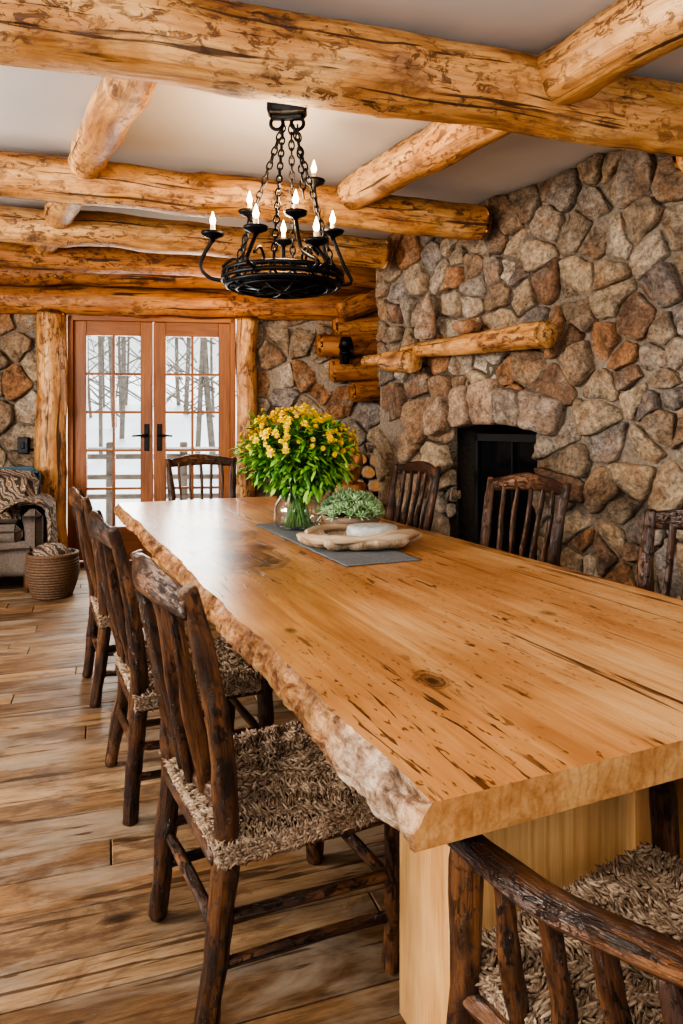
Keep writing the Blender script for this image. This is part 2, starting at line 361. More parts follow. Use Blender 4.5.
# ------------------------------------------------------------------ stone walls
def voronoi_cells(x0,x1,z0,z1,size,rng,holes=()):
    n=int((x1-x0)*(z1-z0)/(size*size)); S=[]
    tries=0
    while len(S)<n and tries<n*40:
        tries+=1
        p=(rng.uniform(x0,x1),rng.uniform(z0,z1))
        if any(h[0]<p[0]<h[1] and h[2]<p[1]<h[3] for h in holes): continue
        f=1+.9*noise.noise(Vector((p[0]*1.9,p[1]*1.9,size*77)))
        md=size*rng.uniform(.25,1.0)*f
        if all((p[0]-q[0])**2+((p[1]-q[1])*1.15)**2>md*md for q in S): S.append(p)
    extra=[]
    for (a,b_,c,d) in holes:
        for p in S:
            if c-.02<p[1]<d+.02:
                if 0<a-p[0]<size*1.6: extra.append((2*a-p[0],p[1]))
                if 0<p[0]-b_<size*1.6: extra.append((2*b_-p[0],p[1]))
            if a-.02<p[0]<b_+.02 and 0<p[1]-d<size*1.6: extra.append((p[0],2*d-p[1]))
            if a-.02<p[0]<b_+.02 and 0<c-p[1]<size*1.6: extra.append((p[0],2*c-p[1]))
    A=S+extra; cells=[]
    for i,p in enumerate(S):
        poly=[(x0,z0),(x1,z0),(x1,z1),(x0,z1)]
        nb=sorted(((q[0]-p[0])**2+(q[1]-p[1])**2,j) for j,q in enumerate(A) if j!=i and abs(q[0]-p[0])<size*4 and abs(q[1]-p[1])<size*4)[:30]
        for _,j in nb:
            q=A[j]; mx_,mz_=(p[0]+q[0])/2,(p[1]+q[1])/2; dx,dz=q[0]-p[0],q[1]-p[1]
            new=[]
            for k in range(len(poly)):
                a,b_=poly[k],poly[(k+1)%len(poly)]
                da=(a[0]-mx_)*dx+(a[1]-mz_)*dz; db=(b_[0]-mx_)*dx+(b_[1]-mz_)*dz
                if da<=0: new.append(a)
                if da*db<0:
                    t=da/(da-db); new.append((a[0]+(b_[0]-a[0])*t,a[1]+(b_[1]-a[1])*t))
            poly=new
            if len(poly)<3: break
        if len(poly)>=3: cells.append(poly)
    return cells
def stone(mb, poly, h, rng, gap=.009, mi=0, rnd=.09):
    n=len(poly); cx=sum(p[0] for p in poly)/n; cz=sum(p[1] for p in poly)/n
    q=[]
    for p in poly:
        d=math.hypot(p[0]-cx,p[1]-cz)
        if d<1e-4: continue
        k=max(.3,1-gap/d*1.2); q.append((cx+(p[0]-cx)*k,cz+(p[1]-cz)*k))
    q2=[q[0]]
    for p in q[1:]:
        if math.hypot(p[0]-q2[-1][0],p[1]-q2[-1][1])>.025: q2.append(p)
    q=q2
    if len(q)<3: return
    for it,k in ((0,rnd),(1,.25)):
        nq=[]
        for i in range(len(q)):
            a,b_=q[i],q[(i+1)%len(q)]
            L=math.hypot(b_[0]-a[0],b_[1]-a[1])
            nq.append((a[0]+(b_[0]-a[0])*k,a[1]+(b_[1]-a[1])*k))
            if it==0 and L>.08:
                nq.append((a[0]+(b_[0]-a[0])*.5+rng.uniform(-.011,.011),a[1]+(b_[1]-a[1])*.5+rng.uniform(-.011,.011)))
            nq.append((a[0]+(b_[0]-a[0])*(1-k),a[1]+(b_[1]-a[1])*(1-k)))
        q=nq
    so=rng.uniform(0,100)
    q=[(x+.013*noise.noise(Vector((x*22,z*22,so))),z+.013*noise.noise(Vector((x*22,z*22,so+9)))) for x,z in q]
    tx,tz=rng.uniform(-.28,.28),rng.uniform(-.28,.28)
    vs=[];m=len(q)
    for (sc,y) in ((1,-.01),(1,.55*h),(.98,.84*h),(.92,.98*h),(.70,1.01*h),(.36,1.02*h)):
        for x,z in q:
            X=cx+(x-cx)*sc; Z=cz+(z-cz)*sc
            yy=y+ (0 if y<0 else (tx*(X-cx)+tz*(Z-cz))*y/h + (.032*noise.noise(Vector((X*8,Z*8,so)))+.018*noise.noise(Vector((X*24,Z*24,so))))*y/h)
            vs.append((X,max(yy,-.01),Z))
    vs.append((cx,1.02*h+.02*noise.noise(Vector((cx*8,cz*8,so))),cz))
    fs=[]
    for r in range(5):
        for k in range(m):
            k2=(k+1)%m; fs.append((r*m+k,(r+1)*m+k,(r+1)*m+k2,r*m+k2))
    for k in range(m): fs.append((5*m+k,6*m,5*m+(k+1)%m))
    mb.add(vs,fs,mi)
CZ=2.93
def stone_wall(name, fr, x0,x1,z0,z1,size,seed,holes=(),extra=None,thick=.25,hmin=.04,hmax=.09):
    rng=random.Random(seed); mb=MB()
    for poly in voronoi_cells(x0,x1,z0,z1,size,rng,holes): stone(mb,poly,rng.uniform(hmin,hmax),rng)
    if extra: extra(mb,rng)
    if holes:
        a,b_,c,d=holes[0]
        P=[(x0,a,z0,z1),(b_,x1,z0,z1),(a,b_,d,z1),(a,b_,z0,c)]
    else: P=[(x0,x1,z0,z1)]
    for (a,b2,c,d) in P:
        if d-c>.005: box(mb,((a+b2)/2,-thick/2+.022,(c+d)/2),(b2-a,thick,d-c),1,.001)
    return mb.build(name,[M_stone,M_mortar,M_arch],True,mw=fr)
A=(1.69,3.96); FW=frame(A,(-.53,.848))
OX0,OX1,OZ0,OZ1=.74,1.52,.36,1.22
cxo=(OX0+OX1)/2
def arch(mb,rng):
    xs=[OX0-.20,OX0+.06,OX0+.29,OX1-.24,OX1+.0,OX1+.24]
    def zb(x): return 1.345-.28*(x-cxo)**2
    def zt(x): return 1.62-.36*(x-cxo)**2
    for i in range(5):
        a,b_=xs[i],xs[i+1]
        t=.10
        a2=a+(a-cxo)*t; b2=b_+(b_-cxo)*t
        e=rng.uniform(-.03,.05)
        stone(mb,[(a,zb(a)),(b_,zb(b_)),(b2,zt(b2)+e),(a2,zt(a2)+e)],rng.uniform(.13,.16),rng,.010,2,.12)
    box(mb,(cxo,-.07,1.50),(.98,.16,.22),1,.001)
    x=OX0-.62
    while x<OX1+.35:
        w_=rng.uniform(.22,.36)
        box(mb,(x+w_/2,.16,.165),(w_-.012,.30,.33),0,.03)
        box(mb,(x+w_/2,.165,.355),(w_-.010,.34,.055),2,.018)
        x+=w_
hole=(OX0,OX1,OZ0,1.36)
stone_wall('wall_right_fireplace',FW,-3.6,2.52,0,CZ,.205,23,[hole],arch,.3)
B=(1.69-.53*2.52,3.96+.848*2.52)
stone_wall('wall_chimney_side',frame(B,(.848,.53)),0,2.2,0,CZ,.24,5,thick=.1)
D=(-1.05,6.9); BW=frame(D,(-.992,-.128))
stone_wall('wall_back_left',BW,1.62,4.4,0,2.5,.24,21,hmax=.08)
stone_wall('wall_back_right',BW,-3.2,-.05,0,2.5,.24,31,hmax=.08)
mb=MB()
for i in range(3): box(mb,(.4,-.13,2.48+i*.165+.08),(8,.22,.16),0,.01,0)
mb.build('wall_back_upper',[M_door],False,mw=BW)
# firebox
mb=MB(); cx=cxo; w=OX1-OX0
box(mb,(cx,-.62,.8),(w+.2,.06,1.1),0); box(mb,(OX0-.03,-.45,.8),(.06,.4,1.1),0); box(mb,(OX1+.03,-.45,.8),(.06,.4,1.1),0)
box(mb,(cx,-.45,1.37),(w+.2,.4,.06),0); box(mb,(cx,-.3,OZ0-.02),(w,.64,.05),0)
for x in (OX0+.02,OX1-.02,cx): box(mb,(x,-.16,.82),(.035 if x!=cx else .012,.03,.92),0,.003)
box(mb,(cx,-.16,1.25),(w,.03,.06),0); box(mb,(cx,-.16,OZ0+.04),(w,.03,.06),0)
box(mb,(cx,-.185,.80),(w-.02,.006,.86),1)
for i in range(4): tube(mb,[(cx-.22,-.38+.06*(i%2),OZ0+.08+.07*i),(cx+.22,-.36-.05*(i%2),OZ0+.08+.07*i)],[.04,.04],8,3,.1,mi=0)
mb.build('fireplace_insert',[M_black,M_hearthglass],False,mw=FW)
mb=MB(); box(mb,(-4.9,4.3,CZ/2),(.2,4.6,CZ),0); mb.build('wall_left',[M_plast],False)
# ------------------------------------------------------------------ ceiling
mb=MB(); box(mb,(0,3.4,CZ+.06),(10,8.4,.12),0,.001); mb.build('ceiling',[M_ceil],False)
# ------------------------------------------------------------------ floor planks
mb=MB(); fd=Vector((.947,.322,0)).normalized(); fp=Vector((-fd.y,fd.x,0))
yy=-2.2
while yy<8.6:
    wd=R.choice([.12,.14,.17,.2]); x=-8+R.uniform(-2,0)
    while x<7:
        L=R.uniform(1.0,2.8)
        Mx=Matrix(((fd.x,fp.x,0,0),(fd.y,fp.y,0,0),(0,0,1,0),(0,0,0,1)))
        c=Vector((x+L/2,yy+wd/2,-.012)); W=Mx@c
        if -6<W.x<5.5 and -1.2<W.y<7.35: box(mb,c,(L-.004,wd-.005,.024),0,.003,0,Mx)
        x+=L
    yy+=wd
box(mb,(0,3.1,-.04),(11,8.6,.03),1)
mb.build('floor',[M_floor,M_black],False)

# ------------------------------------------------------------------ logs / beams
def log(name, p0,p1,r0,r1,mat=M_log,seg=32,wob=.022,amp=.06,parent=None,mbx=None):
    mb=mbx or MB(); p0=Vector(p0);p1=Vector(p1);n=max(3,int((p1-p0).length/.35))
    tube(mb,[p0.lerp(p1,i/n) for i in range(n+1)],[r0+(r1-r0)*i/n for i in range(n+1)],seg,9,amp,2.4,wob=wob,knobs=int((p1-p0).length*4))
    if mbx is None: return mb.build(name,[mat],True,parent=parent)
log('ceiling_beam',(-4.7,1.29,2.775),(2.35,3.49,2.75),.168,.150)
log('ceiling_beam',(-4.6,3.16,2.77),(1.00,4.80,2.73),.137,.118)
log('ceiling_beam',(-4.6,4.30,2.77),(.38,5.72,2.74),.132,.118)
log('ceiling_beam',(-4.6,5.15,2.74),(.62,6.64,2.74),.12,.115,M_log_d)
log('ceiling_joist',(-.62,2.46,2.82),(-2.55,5.95,2.82),.10,.10)
log('ceiling_joist',(1.72,1.48,2.80),(.04,4.46,2.80),.135,.105)
log('ceiling_joist',(-3.6,2.6,2.82),(-4.4,5.95,2.82),.10,.10)
def bw(x,y,z): return BW@Vector((x,y,z))
mb=MB()
log('',bw(4.3,.08,2.52),bw(-1.9,.08,2.50),.135,.13,mbx=mb)
log('',bw(4.3,.10,2.78),bw(-1.9,.10,2.77),.13,.125,mbx=mb)
mb.build('trim_1',[M_log_d],True)
mb=MB(); log('',bw(1.72,.10,0),bw(1.70,.10,2.42),.145,.13,mbx=mb); mb.build('trim_2',[M_log],True)
mb=MB(); log('',bw(-.12,.10,0),bw(-.11,.10,2.40),.105,.10,mbx=mb); mb.build('trim_3',[M_log],True)
mb=MB()
for i,(z,xa,r) in enumerate(((2.30,-.95,.10),(2.10,-.80,.11),(1.88,-.92,.115),(1.66,-1.12,.10))):
    log('',bw(xa,.16+.02*(i%2),z),bw(-1.75,.14,z+.04),r,r,mbx=mb)
log('',bw(-1.0,.28,2.42),bw(-1.75,.30,2.68),.10,.11,mbx=mb)
mb.build('trim_4',[M_log_d],True)
mb=MB(); log('',FW@Vector((-.45,-.1,2.70)),FW@Vector((-.45,.24,2.70)),.11,.11,mbx=mb); mb.build('trim_5',[M_log],True)

# ------------------------------------------------------------------ french doors
par=empty('door_1')
mb=MB(); Wd=1.565; H=2.38
for x in (.02,Wd-.02): box(mb,(x,0,H/2),(.05,.12,H),0)
box(mb,(Wd/2,0,H-.02),(Wd,.12,.05),0); box(mb,(Wd/2,0,.015),(Wd,.14,.03),0)
o=mb.build('door_frame',[M_door],False,mw=BW); o.parent=par
for li in range(2):
    mb=MB(); x0=.045+li*(Wd/2-.04); x1=x0+Wd/2-.05
    st=.115; zb=.32; zt=H-.18
    box(mb,((x0+st/2),0,H/2),(st,.05,H-.09),0); box(mb,((x1-st/2),0,H/2),(st,.05,H-.09),0)
    box(mb,((x0+x1)/2,0,H-.11),(x1-x0-2*st,.048,.14),0,.004,0); box(mb,((x0+x1)/2,0,.04+zb/2),(x1-x0-2*st,.048,zb),0,.004,0)
    gx0,gx1=x0+st,x1-st; zb+=.04
    box(mb,((gx0+gx1)/2,0,(zb+zt)/2),(.024,.035,zt-zb),0)
    for k in range(1,5): z=zb+(zt-zb)*k/5; box(mb,((gx0+gx1)/2,0,z),(gx1-gx0,.034,.024),0)
    box(mb,((gx0+gx1)/2,0,(zb+zt)/2),(gx1-gx0,.006,zt-zb),1,.001)
    hx=x0+.055 if li==1 else x1-.055
    hs=-1 if li==0 else 1
    box(mb,(hx,.03,1.22),(.045,.012,.26),2); 
    tube(mb,[(hx,.035,1.24),(hx,.075,1.24),(hx+(.05*hs),.085,1.24),(hx+(.13*hs),.08,1.235)],[.011,.011,.011,.009],8,4,mi=2)
    o=mb.build('door_leaf',[M_door,M_glass,M_iron],False,mw=BW); o.parent=par
mb=MB(); box(mb,(1.95,.07,1.15),(.095,.14,.15),0,.006); box(mb,(1.95,.145,1.15),(.03,.012,.06),0); mb.build('light_switch',[M_iron],False,mw=BW)
mb=MB(); box(mb,(-1.05,.29,2.02),(.09,.04,.18),0)
tube(mb,[(-1.05,.30,1.95),(-1.05,.38,1.93),(-1.05,.41,2.00)],[.012,.012,.012],8,4)
lathe(mb,[(.01,0),(.06,.02),(.068,.03),(.03,.05)],(-1.05,.41,1.99),16); lathe(mb,[(.05,.14),(.075,.04),(.068,.04),(.045,.14)],(-1.05,.41,2.03),12)
mb.build('wall_sconce',[M_iron],True,mw=BW)

# ------------------------------------------------------------------ mantel
par=empty('mantel_shelf')
def fw(x,y,z): return FW@Vector((x,y,z))
log('mantel_log',fw(.46,.22,1.895),fw(1.95,.20,1.915),.088,.052,M_log,24,.012,.12,par)
log('mantel_bracket',fw(1.76,.26,1.83),fw(2.16,.22,1.86),.092,.078,M_log,24,0,.14,par)
log('mantel_end',fw(2.08,.18,1.87),fw(2.56,.16,1.89),.055,.045,M_log,20,.01,.12,par)
mb=MB(); blob(mb,(0,0,.035),(.11,.07,.05),0,14,8,.25); mb.build('mantel_stone',[M_stone],True,loc=fw(1.20,.22,1.99))
mb=MB(); lathe(mb,[(.03,0),(.085,.01),(.09,.06),(.065,.18),(.035,.29),(.010,.35)],(0,0,0),12,0,1,.6,.4); mb.build('mantel_standing_stone',[M_arch],True,loc=fw(1.66,.19,1.985))

# ------------------------------------------------------------------ table
Nn=(.142,1.09); TM=frame((Nn[0],Nn[1],0),(.916,.400)); TW,TL,TZ=1.42,4.52,.76
mb=MB(); nv=420
rows=[]
for j in range(nv+1):
    v=TL*j/nv
    e=.022*noise.noise(Vector((v*1.1,3,1)))+.009*noise.noise(Vector((v*4,7,1)))+.004*noise.noise(Vector((v*17,2,1)))+.003*noise.noise(Vector((v*45,2,1)))
    oo=.030+.012*noise.noise(Vector((v*2.3,11,4)))+.009*noise.noise(Vector((v*9,1,8)))+.012*math.exp(-((v-.2)/.2)**2)
    er=.02*noise.noise(Vector((v*1.3,23,1)))+.008*noise.noise(Vector((v*6,3,1)))
    prof=[]
    nk=9
    for k in range(nk):
        t=k/(nk-1)
        x=e-oo*math.sin(t*1.9)+((.007*noise.noise(Vector((v*14,t*3,5)))+.008*noise.noise(Vector((v*38,t*7,5)))+.004*noise.noise(Vector((v*80,t*14,5))))*min(1,t*3)); z=TZ-.070*t
        prof.append((x,z))
    top=[(e+(TW+er-e)*k/10,TZ) for k in range(1,11)]
    rt=[(TW+er+.01+.012*noise.noise(Vector((v*8,t,9))),TZ-.070*t) for t in (.4,.8,1)]
    bot=[(TW*.7,TZ-.070),(TW*.3,TZ-.070)]
    loop=prof[::-1]+top+rt+bot
    rows.append([(x,v,z) for x,z in loop])
n=len(rows[0]); vs=[p for r in rows for p in r]
gs=[(p[0],p[2]-TZ,p[1]) for p in vs]
fT=[];fE=[]
for j in range(nv):
    for k in range(n):
        k2=(k+1)%n; f=(j*n+k,(j+1)*n+k,(j+1)*n+k2,j*n+k2)
        (fE if k<8 or 18<=k<21 else fT).append(f)
mb.add(vs,fT,0,gs); mb.add(vs,fE,1,gs)
mb.add(rows[0],[tuple(range(n))],2,gs[:n]); mb.add(rows[-1],[tuple(range(n))[::-1]],2,gs[-n:])
par=empty('dining_table')
M_end=pine('slab_end_grain',[(.27,.115,.04),(.40,.20,.075),(.50,.285,.12)],0,None,.4,2)
o=mb.build('tabletop',[M_table,M_live,M_end],True,mw=TM); o.parent=par
for p in o.data.polygons:
    if p.material_index==2 or abs(p.normal.z)>.99: p.use_smooth=False
mb=MB()
for (u0,u1) in ((.195,.69),(.86,1.25)):
    for (v0,v1) in ((.25,.476),(3.95,4.18)):
        box(mb,((u0+u1)/2,(v0+v1)/2,.3445),(u1-u0,v1-v0,.689),0,.006,2)
box(mb,(.78,2.2,.60),(.10,3.6,.14),0,.006,1)
o=mb.build('table_pedestals',[M_leg],False,mw=TM); o.parent=par

# ------------------------------------------------------------------ chairs
def seat_pad(mb, x0,x1,hy,z=.425,seed=3,ridge=1):
    rg=random.Random(seed)
    box(mb,((x0+x1)/2,0,z-.025),(x1-x0-.02,hy*2-.02,.05),1,.018)
    cx=(x0+x1)/2; hx=(x1-x0)/2
    step=.0108; d=0
    def nub(px,py,pz,ang,s,tilt=0):
        Mx=Matrix.Rotation(ang,3,'Z')@Matrix.Rotation(tilt,3,'Y')
        blob(mb,(px,py,pz),(.0150*s,.0027*s,.0034*s),1,4,4,0,Mx)
    while True:
        ax=hx-d; ay=hy-d
        if ax<.006 or ay<.006: break
        zz=z+.010*(1-math.exp(-d/.02))-.014*math.exp(-((min(hx,hy)-d)/.07)**2)+.004
        for (s,L,fx) in ((1,ay,True),(-1,ay,True),(1,ax,False),(-1,ax,False)):
            m=max(1,int(2*L/.0050))
            for i in range(m):
                t=-L+2*L*(i+.5)/m+rg.uniform(-.003,.003)
                a=rg.uniform(-.4,.4)+(0 if fx else math.pi/2)
                zr_=zz+rg.uniform(-.003,.005)+.004*math.sin(t*90+d*40); sc=rg.uniform(.8,1.3); tl=rg.uniform(-.7,.7)
                a+=.5*math.sin(t*24+d*60)
                if fx: nub(cx+s*ax,t,zr_,a,sc,tl)
                else: nub(cx+t,s*ay,zr_,a,sc,tl)
        d+=step
    for lz in (z+.004,z-.004,z-.012,z-.020,z-.028,z-.036):
        for s in (1,-1):
            m=int(2*hy/.0065)
            for i in range(m): nub(cx+s*(hx+.002),-hy+2*hy*(i+.5)/m,lz,math.pi/2+rg.uniform(-.5,.5),1.0,rg.uniform(-1.4,1.4))
            m=int(2*hx/.0065)
            for i in range(m): nub(cx-hx+2*hx*(i+.5)/m,s*(hy+.002),lz,rg.uniform(-.5,.5),1.0,rg.uniform(-1.4,1.4))
def chair_mesh(seed, arms=False):
    global R
    R=random.Random(seed); mb=MB(); W=.27 if arms else .215; D_=.48 if arms else .45
    TH=1.0
    for s in (1,-1):
        tube(mb,[(-.03,s*W,0),(.0,s*W,.22),(.015,s*W,.42),(-.005,s*(W+.008),.66),(-.04,s*(W+.02),.86),(-.075,s*(W+.028),TH)],[.025,.027,.029,.027,.024,.019],12,7,.28,6,wob=.016,knobs=4)
        tube(mb,[(D_,s*(W+.02),0),(D_+.004,s*(W+.02),.2),(D_,s*(W+.02),.43 if not arms else .64)],[.027,.028,.027],12,7,.28,6,wob=.014,knobs=3)
        tube(mb,[(.0,s*(W+.003),.385),(D_,s*(W+.022),.385)],[.019,.019],8,6,.2,6)
        for z in ((.15,.25) if not arms else (.12,)): tube(mb,[(.0,s*W,z),(D_,s*(W+.02),z-.02)],[.014,.014],8,7,.3,7,wob=.008)
        if arms:
            tube(mb,[(-.02,s*(W+.012),.70),(.12,s*(W+.035),.685),(.30,s*(W+.045),.66),(D_+.05,s*(W+.02),.645)],[(.026,.018),(.032,.018),(.034,.019),(.028,.02)],14,8,.2,5)
            for k in range(4):
                x=.09+.095*k; tube(mb,[(x,s*(W+.01),.20),(x+.014*(-1)**k,s*(W+.012),.36),(x-.014,s*(W+.02),.50),(x+.012,s*(W+.035),.67)],[.017,.014,.019,.014],10,8,.5,9,wob=.02,knobs=3)
            tube(mb,[(-.0,s*(W+.003),.22),(D_,s*(W+.02),.21)],[.019,.019],8,6,.25,6,wob=.008)
    tube(mb,[(D_,-W,.385),(D_,W,.385)],[.019,.019],8,6,.2,6); tube(mb,[(0,-W,.385),(0,W,.385)],[.019,.019],8,6,.2,6)
    tube(mb,[(D_,-W,.20),(D_,W,.20)],[.015,.015],8,7,.3,7,wob=.008); tube(mb,[(0,-W,.22),(0,W,.22)],[.015,.015],8,7,.3,7,wob=.008)
    tube(mb,[(-.072,-W-.03,TH-.040),(-.105,-W*.5,TH-.018),(-.118,0,TH-.010),(-.105,W*.5,TH-.018),(-.072,W+.03,TH-.040)],[(.014,.032),(.016,.042),(.017,.046),(.016,.042),(.014,.032)],14,8,.16,7)
    tube(mb,[(.01,-W,.51),(-.012,0,.51),(.01,W,.51)],[(.013,.022)]*3,10,7,.16,7)
    ns=6 if arms else 5
    for k in range(ns):
        t=(k+1)/(ns+1)*2-1; y=t*W; b_=(1-t*t)*.04
        tube(mb,[(.006-b_*.5,y,.50),(-.018-b_*.5,y+R.uniform(-.008,.008),.64),(-.045-b_*.8,y*1.06+R.uniform(-.008,.008),.80),(-.072-b_,y*1.1,TH-.04)],[(.010,.017),(.011,.023),(.010,.019),(.010,.016)],10,7,.32,7,ref=(1,0,0),wob=.010)
    seat_pad(mb,-.005,D_+.03,W+(.012 if arms else .035),.425,seed)
    m=mb.build('tmp',[M_chair,M_rush],True); me=m.data; bpy.data.objects.remove(m); me.name='dining_chair_mesh'
    R=random.Random(seed+5); return me
cm1=chair_mesh(101); cm2=chair_mesh(202)
def chair(x,y,deg,me,s=1.0):
    o=place('dining_chair',me,(x,y,0),math.radians(deg)); o.scale=(s,s,s); return o
chair(-.375,1.74,28,cm1); chair(-.79,2.58,25,cm2); chair(-1.24,3.55,24,cm1)
chair(1.23,2.42,210,cm2,1.02); chair(.96,3.80,218,cm1,1.04); chair(.48,5.1,212,cm2,1.04)
c=chair(-1.20,6.05,-70,cm1); c.scale=(1.05,1.18,1.05)
cm3=chair_mesh(303,True); place('armchair_wood',cm3,(.715,.945,0),math.radians(123))

# ------------------------------------------------------------------ tabletop items
def rp(a,b): return R.uniform(a,b)
mb=MB(); nx,ny=24,60; Wr,Lr=.36,1.32
vs=[];fs=[]
for j in range(ny+1):
    for i in range(nx+1):
        x=(i/nx-.5)*Wr+.004*noise.noise(Vector((j*.3,i*.1,0))); y=(j/ny-.5)*Lr
        vs.append((x,y,.004+.0025*noise.noise(Vector((x*12,y*12,0)))))
for j in range(ny):
    for i in range(nx): a=j*(nx+1)+i; fs.append((a,a+1,a+nx+2,a+nx+1))
mb.add(vs,fs); o=mb.build('table_runner',[M_runner],True,loc=(-.08,3.56,TZ+.001),rz=math.radians(23.6))
sd=o.modifiers.new('s','SOLIDIFY'); sd.thickness=.003
VX,VY=-.243,3.92; Z0=TZ+.008
par=empty('flower_bouquet',(VX,VY,Z0))
mb=MB(); lathe(mb,[(.095,0),(.122,.012),(.134,.06),(.130,.13),(.095,.185),(.088,.205),(.10,.235)],(0,0,0),40,caps=False)
def torus(mb,c,Rr,r,seg=40,ts=8,mi=0,M=None,sx=1,sy=1):
    vs=[];fs=[]
    for i in range(seg):
        a=2*math.pi*i/seg
        for k in range(ts):
            t=2*math.pi*k/ts; v=Vector(((Rr+r*math.cos(t))*math.cos(a)*sx,(Rr+r*math.cos(t))*math.sin(a)*sy,r*math.sin(t)))
            if M is not None: v=M@v
            vs.append(v+Vector(c))
    for i in range(seg):
        for k in range(ts): fs.append((i*ts+k,((i+1)%seg)*ts+k,((i+1)%seg)*ts+(k+1)%ts,i*ts+(k+1)%ts))
    mb.add(vs,fs,mi)
torus(mb,(0,0,.235),.10,.005); torus(mb,(0,0,.008),.095,.008)
mb.build('glass_vase',[M_vase],True,parent=par)
mb=MB()
for i in range(60):
    th=rp(0,6.28); ph=math.acos(rp(-.15,1)); rad=rp(.5,1)
    e=Vector((math.cos(th)*math.sin(ph)*.30,math.sin(th)*math.sin(ph)*.28,.44+.24*math.cos(ph)*rad))
    b0=Vector((rp(-.08,.08),rp(-.08,.08),.015)); nk=Vector((e.x*.15,e.y*.15,.22))
    tube(mb,[b0,nk,nk.lerp(e,.5)+Vector((0,0,.03)),e],[.0035,.0035,.003,.002],5,4)
def leaf(mb,p,d,L,w,mi=0):
    d=d.normalized(); s=d.cross(Vector((rp(-.4,.4),rp(-.4,.4),1))).normalized(); u=s.cross(d)
    pts=[p,p+d*L*.3+s*w*.5-u*L*.02,p+d*L*.3-s*w*.5-u*L*.02,p+d*L*.3+u*L*.04,p+d*L*.7+s*w*.38-u*L*.10,p+d*L*.7-s*w*.38-u*L*.10,p+d*L*.7-u*L*.04,p+d*L-u*L*.2]
    mb.add(pts,[(0,1,3),(0,3,2),(1,4,6,3),(3,6,5,2),(4,7,6),(6,7,5)],mi)
for i in range(2300):
    v=Vector((R.gauss(0,1),R.gauss(0,1),R.gauss(0,1))).normalized()*(rp(.2,1)**.45)
    v.z=max(v.z,-.8)
    k=1+.42*noise.noise(v*2.6+Vector((5,5,5)))
    p=Vector((v.x*.29*k,v.y*.26*k,.40+v.z*.20*k))
    leaf(mb,p,Vector((v.x,v.y,v.z*.8+.05))+Vector((rp(-.8,.8),rp(-.8,.8),rp(-.8,.5))),rp(.045,.09),rp(.02,.034),1)
mb.build('foliage',[M_stem,M_leaf],False,parent=par)
mb=MB()
for i in range(250):
    th=rp(0,6.28); cz_=rp(.0,1)**.8; sr=math.sqrt(max(0,1-cz_*cz_)); k=rp(.95,1.2)*(1+.22*noise.noise(Vector((math.cos(th)*2,math.sin(th)*2,cz_*2))))
    c=Vector((math.cos(th)*sr*.28*k,math.sin(th)*sr*.25*k,.42+cz_*.225*k))
    nn=Vector((c.x,c.y,(c.z-.38))).normalized(); a=nn.cross(Vector((.01,0,1))).normalized(); b_=nn.cross(a)
    rr=rp(.013,.028)
    for ring,(rs,upk) in enumerate(((1,.1),(.7,.35),(.4,.6))):
        for q in range(7):
            t=q/7*6.28+ring*.4; dd=a*math.cos(t)+b_*math.sin(t)
            s=nn.cross(dd)
            base=c+nn*rr*upk*.3
            mb.add([base,base+dd*rr*rs*.6+s*rr*.28+nn*rr*upk*.5,base+dd*rr*rs+nn*rr*upk,base+dd*rr*rs*.6-s*rr*.28+nn*rr*upk*.5],[(0,1,2,3)],0)
mb.build('flowers',[M_flow],False,parent=par)
par=empty('driftwood_tray',(.085,3.38,Z0))
par.rotation_euler=(0,0,math.radians(12))
mb=MB(); lathe(mb,[(.19,0),(.235,.006),(.268,.030),(.274,.052),(.256,.058),(.232,.034),(.20,.018),(.02,.014)],(0,0,0),72,0,1.02,.8,.28,True,3.2)
mb.build('tray_body',[M_tray],True,parent=par)
mb=MB(); tube(mb,[(-.29,.03,.05),(-.22,-.13,.055),(-.03,-.20,.05),(.15,-.17,.06),(.27,-.04,.055)],[.013,.022,.015,.024,.013],9,8,.5,9,wob=.03); tube(mb,[(-.25,.06,.05),(-.12,.17,.055),(.1,.18,.05)],[.012,.018,.010],9,8,.5,9,wob=.03); mb.build('tray_rim_branch',[M_tray],True,parent=par)
mb=MB()
for (x,y,s) in ((-.13,-.06,.034),(-.08,-.12,.026),(-.16,.02,.028),(-.02,-.13,.022)): blob(mb,(x,y,.016+s*.6),(s*1.2,s,s*.7),0,10,7,.2)
mb.build('tray_pebbles',[M_grey],True,parent=par)
par=empty('potted_succulent',(.055,3.82,Z0))
mb=MB(); lathe(mb,[(.09,0),(.13,.02),(.155,.06),(.16,.09),(.15,.09),(.14,.07),(.01,.07)],(0,0,0),32,0); mb.build('bowl',[M_bowl],True,parent=par)
mb=MB()
for i in range(80):
    th=i*2.4; rr=math.sqrt(i/80); c=Vector((math.cos(th)*rr*.165,math.sin(th)*rr*.165,.085+.105*(1-rr*rr)+rp(-.012,.012)))
    nn=Vector((c.x*3,c.y*3,.6)).normalized(); a=nn.cross(Vector((.3,.1,1))).normalized(); b_=nn.cross(a)
    s=rp(.8,1.3)
    for ring in range(3):
        for q in range(6):
            t=q/6*6.28+ring*.5; dd=(a*math.cos(t)+b_*math.sin(t))*(1-.28*ring)+nn*(.35+.5*ring)
            dd.normalize(); Mx=dd.to_track_quat('Z','Y').to_matrix()
            blob(mb,c+dd*.018*s,(.0045*s,.003*s,.022*s),0,5,4,0,Mx)
mb.build('rosettes',[M_succ],True,parent=par)
mb=MB(); lathe(mb,[(.09,0),(.112,.008),(.118,.035),(.114,.056),(.108,.066),(.085,.070),(.02,.072)],(0,0,0),36,0,1.1,.95,.06); mb.build('round_grey_stone',[M_grey],True,loc=(.155,3.43,Z0+.018))

